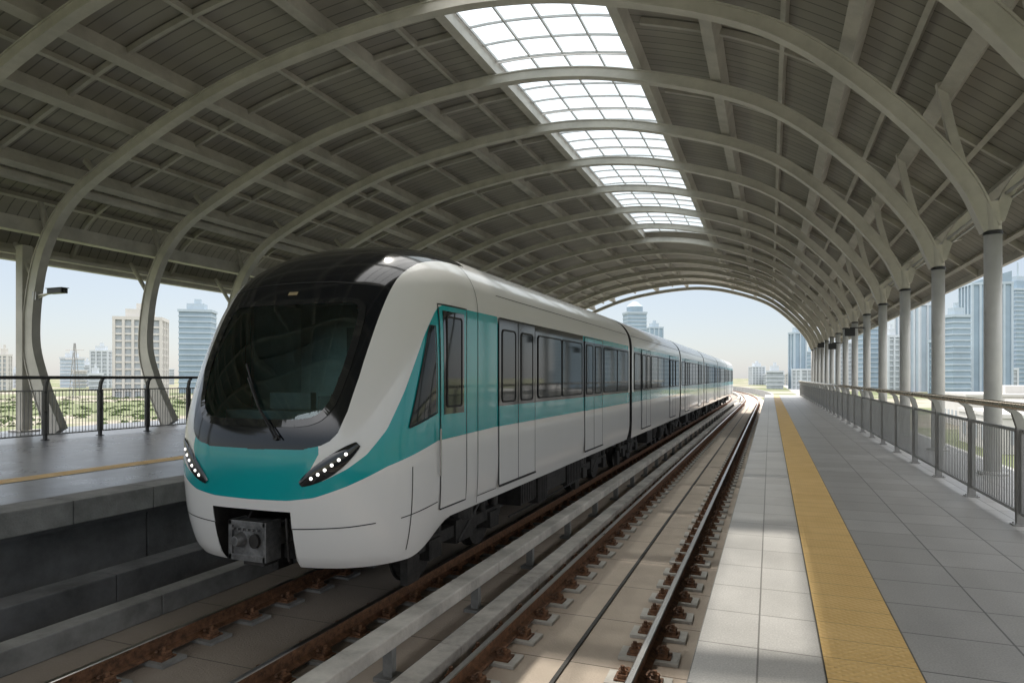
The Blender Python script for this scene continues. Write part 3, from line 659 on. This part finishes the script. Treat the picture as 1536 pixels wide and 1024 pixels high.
mb.box(-.30,.16,-.02,.22,-.18,.17,0); mb.box(-.34,.20,-.05,-.01,-.20,-.14,0); mb.box(-.34,.20,-.05,-.01,.14,.19,0)
mb.box(-.34,-.29,-.05,.22,-.20,.19,0); mb.box(.16,.21,-.05,.22,-.20,.19,0)
mb.cyl((-.17,-.01,0),(-.17,-.14,0),.08,20,0,r1=.05); mb.cyl((.04,-.01,0),(.04,-.06,0),.07,20,1)
for dx in (-.26,-.19,-.12,-.05,.02,.09): mb.cyl((dx,-.03,.105),(dx,-.07,.105),.014,8,0)
mb.poly_path([(.3,.2,.2),(.36,.15,0),(.34,.2,-.2),(.2,.4,-.28)],.018,8,1)
mb.poly_path([(-.38,.4,.2),(-.42,.2,-.05),(-.36,.3,-.23)],.018,8,1)
mb.box(-.2,.1,.05,.3,-.26,-.18,1)
mb.v=[(XC+.02+x*.92,5.66+y*.88,-.14+z*1.1) for x,y,z in mb.v]
mb.obj('coupler',['coup','under'],body,bevel=.01)
L2=10.75; Y2=18.8
zr2=[z for z in zrows if z>-.12]
ys2=[Y2,Y2+.24,Y2+.26]+list(np.arange(Y2+.5,Y2+L2-.3,.5))+[Y2+L2-.26,Y2+L2-.24,Y2+L2]
mb=MB()
rows2=[]
for y in ys2: rows2.append([(XC+W(z),y,z) for z in zr2]+[(XC-W(z),y,z) for z in zr2[::-1]])
mb.grid(rows2); car=mb.obj('trailing_car',['paint'],train,smooth=True,fix=False); set_livery(car,False,Y2+.25,Y2+L2-.25)
endcap(Y2+.01,car); endcap(Y2+L2-.01,car)
for s in (1,-1):
    door(Y2+1.5,s,car,False); door(Y2+7.6,s,car,False); windows(Y2+.35,Y2+1.35,1,s,car); windows(Y2+3.3,Y2+7.4,3,s,car); windows(Y2+9.4,Y2+10.4,1,s,car)
mb=MB()
for s in (1,-1): seamY([(Y2+.1,2.78),(Y2+L2-.1,2.78)],s,mb,.012)
mb.obj('panel_seam',['seam'],car,fix=False)
for yb_ in (Y2+2.0,Y2+8.7):
    mb=MB(); bogie(yb_,car,mb); mb.obj('bogie',['bogie'],car)
mb=MB(); equip(Y2+3.9,Y2+7,mb,5); mb.box(XC-1.35,XC+1.35,Y2+.02,Y2+L2-.02,-.06,0); mb.obj('equipment_box',['under'],car)
mb=MB()
yy=END1
while yy<Y2-.03:
    mb.box(XC-1.25,XC+1.25,yy,yy+.03,.1,2.9); mb.box(XC-1.2,XC+1.2,yy+.03,yy+.06,.13,2.87); yy+=.06
mb.obj('gangway_bellows',['under'],car)
for i in range(1,5): copy_tree(car,i*(L2+.35))
# ------------------------------------------------------------------ small fittings
def cctv(x,y,z,dx,label):
    e=empty('cctv_camera',(x,y,z),label,'camera')
    mb=MB(); mb.box(x-.08,x+.08,y-.06,y+.06,z-.12,z+.12); mb.cyl((x,y,z),(x+dx*.75,y,z+.06),.03,8); mb.cyl((x,y,z-.1),(x+dx*.5,y,z+.03),.018,8); mb.obj('bracket_arm',['stain'],e)
    mb=MB(); mb.box(x+dx*.9-.3,x+dx*.9+.3,y-.1,y+.1,z+.03,z+.17,0); mb.box(x+dx*.9-.34,x+dx*.9+.34,y-.12,y+.12,z+.17,z+.19,0); mb.cyl((x+dx*1.2,y,z+.1),(x+dx*1.26,y,z+.1),.06,10); mb.obj('camera_housing',['dfence'],e,bevel=.01)
cctv(-20.0,RY[4]-.05,3.98,1,'grey security camera on an arm fixed to a post')
for k,zz_ in ((8,3.2),(10,3.0),(12,3.4)):
    y=RY[k]
    e=empty('loudspeaker',(3.3,y,zz_),'small dark loudspeaker box hung from a round column','loudspeaker','loudspeakers on the columns')
    mb=MB(); mb.cyl((3.35,y-.1,zz_+.3),(2.85,y-.1,zz_+.3),.025,8); mb.obj('arm',['dfence'],e)
    mb=MB(); mb.box(2.7,3.0,y-.2,y+.05,zz_,zz_+.25); mb.box(2.67,3.03,y-.23,y-.2,zz_-.02,zz_+.27); mb.obj('speaker_box',['black'],e,bevel=.02)
for x in (-8.3,.3):
    mb=MB(); mb.sweepY([(x,-1.3),(x+.2,-1.3),(x+.2,-.35),(x,-.35)],[66.2,74]+[v for v in YS if v>=80],cx=CX); o=mb.obj('parapet_wall',['concM']); tag(o,'grey concrete parapet along the curving viaduct','wall')
mb=MB(); mb.sweepY([(-8.8,-3.2),(.6,-3.2),(.6,-1.91),(-8.8,-1.91)],[66]+[v for v in YS if v>=74],cx=CX); mb.box(-21.5,4,YB,65.9,-3.2,-1.92); struct(mb.obj('viaduct_deck',['concM']))
# ------------------------------------------------------------------ city
TH=math.atan(387/1000); FW=Vector((-math.sin(TH),math.cos(TH))); RT=Vector((math.cos(TH),math.sin(TH)))
def spot(lat,dist): return FW*dist+RT*lat*dist
def building(lat0,lat1,top,dist,mats,label,fl=3.4,bay=4,style='band',crown='flat',yaw=.15,name='office_tower'):
    c=spot((lat0+lat1)/2,dist); w=(lat1-lat0)*dist; h=1.6+top*dist+8; a=TH+yaw
    w=w/(abs(math.cos(yaw))+.8*abs(math.sin(yaw))); dp=w*.8
    mb=MB(); mb.box(-w/2,w/2,-dp/2,dp/2,0,h,0)
    z=fl; e=.35
    while z<h-1:
        if style in('band','grid'): mb.box(-w/2-e,w/2+e,-dp/2-e,dp/2+e,z-.45,z+.45,1)
        z+=fl
    if style in ('grid','fin'):
        n=max(2,int(w/bay))
        for i in range(n+1):
            x=-w/2+w*i/n; mb.box(x-.6,x+.6,-dp/2-e-.3,-dp/2+.2,0,h,1); mb.box(x-.6,x+.6,dp/2-.2,dp/2+e+.3,0,h,1)
        n=max(2,int(dp/bay))
        for i in range(n+1):
            y=-dp/2+dp*i/n; mb.box(-w/2-e-.3,-w/2+.2,y-.6,y+.6,0,h,1); mb.box(w/2-.2,w/2+e+.3,y-.6,y+.6,0,h,1)
    mb.box(-w/2-.7,w/2+.7,-dp/2-.7,dp/2+.7,h-.6,h+1.0,1)
    if crown=='flat': mb.box(-w*.3,w*.25,-dp*.3,dp*.3,h+1,h+5,1); mb.box(-w*.1,w*.1,-dp*.1,dp*.1,h+5,h+8,1)
    elif crown=='step': mb.box(-w*.35,w*.35,-dp*.35,dp*.35,h+1,h+7,0); mb.box(-w*.2,w*.2,-dp*.2,dp*.2,h+7,h+11,1); mb.cyl((0,0,h+11),(0,0,h+22),.6,6,1)
    elif crown=='slant':
        b0=len(mb.v); mb.v+=[(-w/2,-dp/2,h+1),(w/2,-dp/2,h+1),(w/2,dp/2,h+1),(-w/2,dp/2,h+1),(w/2,-dp/2,h+w*.35),(w/2,dp/2,h+w*.35)]
        for q in ((0,1,4),(2,3,5),(0,4,5,3),(1,2,5,4)): mb.face([b0+k for k in q],0)
    elif crown=='round': mb.cyl((0,0,h+1),(0,0,h+6),w*.42,20,0); mb.cyl((0,0,h+6),(0,0,h+11),w*.42,20,1,r1=w*.1)
    o=mb.obj(name,mats); o.location=(c.x,c.y,-8); o.rotation_euler=(0,0,a); tag(o,label,'building','city buildings around the station'); return o
def B(a,b_,t,d,*r,**k): return building((a-768)/1000,(b_-768)/1000,(566-t)/1000,d,*r,**k)
B(176,249,480,330,['b_dark','b_beige'],'beige apartment block with rows of balconies beyond the railing',style='grid',crown='flat',name='apartment_block',yaw=.3)
B(272,322,468,420,['b_blue','b_blue2'],'blue glass office block next to the beige apartments',style='band',yaw=.2)
B(140,166,527,600,['b_dark','b_white'],'small pale apartment block in the haze',style='grid',name='apartment_block')
B(95,122,537,650,['b_blue2','b_white'],'small pale blue office block in the haze',style='band')
B(0,14,533,500,['b_dark','b_beige'],'narrow beige block at the skyline',style='grid',name='apartment_block')
B(124,138,548,700,['b_dark','b_white'],'low white block in the haze',style='band',name='apartment_block')
B(936,968,470,620,['b_blue','b_blue2'],'hazy round topped glass tower',style='band',crown='round')
B(970,993,492,700,['b_blue','b_blue2'],'hazy pale glass office block',style='fin')
B(1448,1507,428,420,['b_blue','b_blue2'],'tall blue glass tower with slanted roof',style='fin',crown='slant',yaw=-.2)
B(1419,1449,475,380,['b_blue','b_blue2'],'pale striped office tower beside the blue tower',style='band',yaw=.1)
B(1370,1397,458,450,['b_blue2','b_white'],'white finned high rise tower',style='fin',crown='step')
B(1347,1368,470,520,['b_blue2','b_white'],'slim pale residential tower',style='fin')
B(1290,1322,486,480,['b_blue','b_blue2'],'mid rise blue glass office block',style='band')
B(1508,1545,436,520,['b_blue','b_blue2'],'tall pale glass tower behind the blue tower',style='band',crown='step')
B(1186,1206,500,560,['b_blue','b_blue2'],'slim hazy blue tower near the track end',style='fin')
B(1208,1240,528,600,['b_blue','b_blue2'],'low hazy office block',style='band')
B(1245,1285,515,560,['b_dark','b_white'],'mid rise white block in the haze',style='grid',name='apartment_block')
B(1325,1346,505,430,['b_dark','b_white'],'pale mid rise block between towers',style='grid',name='apartment_block')
B(1398,1420,512,400,['b_blue','b_blue2'],'low blue grey office block',style='grid')
B(1262,1288,498,700,['b_blue','b_blue2'],'hazy blue office tower behind white block',style='fin')
r=random.Random(4)
for i in range(34):
    x=r.choice([r.uniform(-40,330),r.uniform(1110,1560),r.uniform(1110,1560)]); d=r.uniform(450,1000); w=r.uniform(12,28); t=566-r.uniform(4,16)
    B(x,x+w,t,d,['b_dark',r.choice(['b_beige','b_white','b_white'])],'low hazy building on the skyline',style=r.choice(['grid','band']),crown=r.choice(['flat','none']),yaw=r.uniform(-.4,.5),name='low_rise_building')
for i,(xx,yy,w,d,h) in enumerate([(40,60,18,14,5),(62,95,22,18,6),(34,110,14,20,4.5),(85,70,20,16,6.5),(48,160,26,20,6)]):
    mb=MB(); mb.box(-w/2,w/2,-d/2,d/2,0,h,1); mb.box(-w/2-.2,w/2+.2,-d/2-.2,d/2+.2,h,h+.5,1); mb.box(-w*.2,w*.1,-d*.2,d*.2,h+.5,h+2,1)
    for k in range(int(w/3)): mb.box(-w/2+1+k*3,-w/2+2.4+k*3,-d/2-.05,-d/2+.1,1.2,3,0)
    for k in range(int(d/3)): mb.box(-w/2-.05,-w/2+.1,-d/2+1+k*3,-d/2+2.4+k*3,1.2,3,0)
    o=mb.obj('low_rise_building',['b_dark','b_beige']); o.location=(xx,yy,-8); tag(o,'low flat roofed beige building on sandy ground','building','low buildings beside the viaduct')
mb=MB(); mb.v=[(14,-50,-7.99),(24,-50,-7.99),(24,900,-7.99),(14,900,-7.99)]; mb.face([0,1,2,3]); struct(mb.obj('road',['concM'],fix=False))
c=spot(-.656,300)
e=empty('power_pylon',(c.x,c.y,-8),'steel lattice power pylon standing in the scrub','pylon'); mb=MB()
for sx,sy in ((-1,-1),(1,-1),(1,1),(-1,1)): mb.cyl((c.x+sx*1.6,c.y+sy*1.6,-8),(c.x+sx*.2,c.y+sy*.2,17),.14,5)
for k in range(7):
    f=k/7; q=1.6-1.4*f; z=-8+25*f; z2=-8+25*(k+1)/7; q2=1.6-1.4*(k+1)/7
    mb.cyl((c.x-q,c.y-q,z),(c.x+q2,c.y-q2,z2),.08,4); mb.cyl((c.x+q,c.y-q,z),(c.x-q2,c.y-q2,z2),.08,4)
mb.obj('lattice_mast',['stain'],e)
for z in (10,14):
    mb=MB(); mb.cyl((c.x-4.5,c.y-1,z),(c.x+4.5,c.y+1,z),.14,5); mb.obj('cross_arm',['stain'],e)
mb=MB(); r=random.Random(11)
for k in range(300):
    lat=r.uniform(-.9,-.38); d=r.uniform(130,330); q=spot(lat,d); R0=r.uniform(.4,1.1)
    for i in range(40):
        th=r.uniform(0,6.28); ph=r.uniform(0,1.4); rr=R0*r.uniform(.5,1)
        p=Vector((q.x+rr*2.4*math.cos(th)*math.cos(ph),q.y+rr*2.4*math.sin(th)*math.cos(ph),-8+rr*.7*math.sin(ph))); s_=r.uniform(.12,.3)
        a=Vector((r.uniform(-1,1),r.uniform(-1,1),r.uniform(-1,1))).normalized()*s_; b_=a.orthogonal().normalized()*s_
        b0=len(mb.v); mb.v+=[tuple(p+a),tuple(p+b_),tuple(p-a),tuple(p-b_)]; mb.face([b0,b0+1,b0+2,b0+3])
o=mb.obj('shrubs',['leaf'],fix=False); o['kind']='stuff'; o['label']='low green shrubs scattered on sandy ground'; o['category']='shrubs'
# ------------------------------------------------------------------ light / world / camera
sv=Vector((.37,-.576,-1)).normalized()
sl=bpy.data.lights.new('sun','SUN'); sl.energy=4.8; sl.angle=math.radians(1.0); sl.color=(1,.95,.88)
so=bpy.data.objects.new('sun',sl); so.rotation_euler=sv.to_track_quat('-Z','Y').to_euler(); so.location=(0,0,50); COL.objects.link(so)
w=bpy.data.worlds.new('World'); scene.world=w; w.use_nodes=True; nt=w.node_tree; bg=nt.nodes['Background']; out=nt.nodes['World Output']
sk=N(nt,'ShaderNodeTexSky',sky_type='NISHITA'); sk.sun_disc=False; sk.sun_elevation=math.asin(-sv.z); sk.sun_rotation=math.radians(-32.7); sk.air_density=1; sk.dust_density=.8; sk.ozone_density=1
nt.links.new(sk.outputs[0],bg.inputs[0]); bg.inputs[1].default_value=.05
tc=N(nt,'ShaderNodeTexCoord'); sp=N(nt,'ShaderNodeSeparateXYZ'); nt.links.new(tc.outputs['Generated'],sp.inputs[0])
mr=N(nt,'ShaderNodeMapRange',interpolation_type='SMOOTHSTEP'); mr.inputs[1].default_value=.14; mr.inputs[2].default_value=.5; nt.links.new(sp.outputs[2],mr.inputs[0])
haze_fill=mixcol(nt,mr.outputs[0],(.43,.46,.51),(3.15,3.1,3.05))  # horizon haze, with the unseen upper sky brightened as interior fill light
bg2=N(nt,'ShaderNodeBackground'); nt.links.new(haze_fill,bg2.inputs[0]); bg2.inputs[1].default_value=1
ad=N(nt,'ShaderNodeAddShader'); nt.links.new(bg.outputs[0],ad.inputs[0]); nt.links.new(bg2.outputs[0],ad.inputs[1]); nt.links.new(ad.outputs[0],out.inputs[0])
cam=bpy.data.cameras.new('camera'); co=bpy.data.objects.new('camera',cam); COL.objects.link(co); co.location=(0,0,1.6); co.rotation_euler=(math.pi/2,0,TH)
cam.lens=36*1000/1536; cam.sensor_width=36; cam.shift_y=54/1536; cam.clip_end=9000; cam.clip_start=.05
scene.camera=co
scene.view_settings.view_transform='Standard'; scene.view_settings.look='None'; scene.view_settings.exposure=0
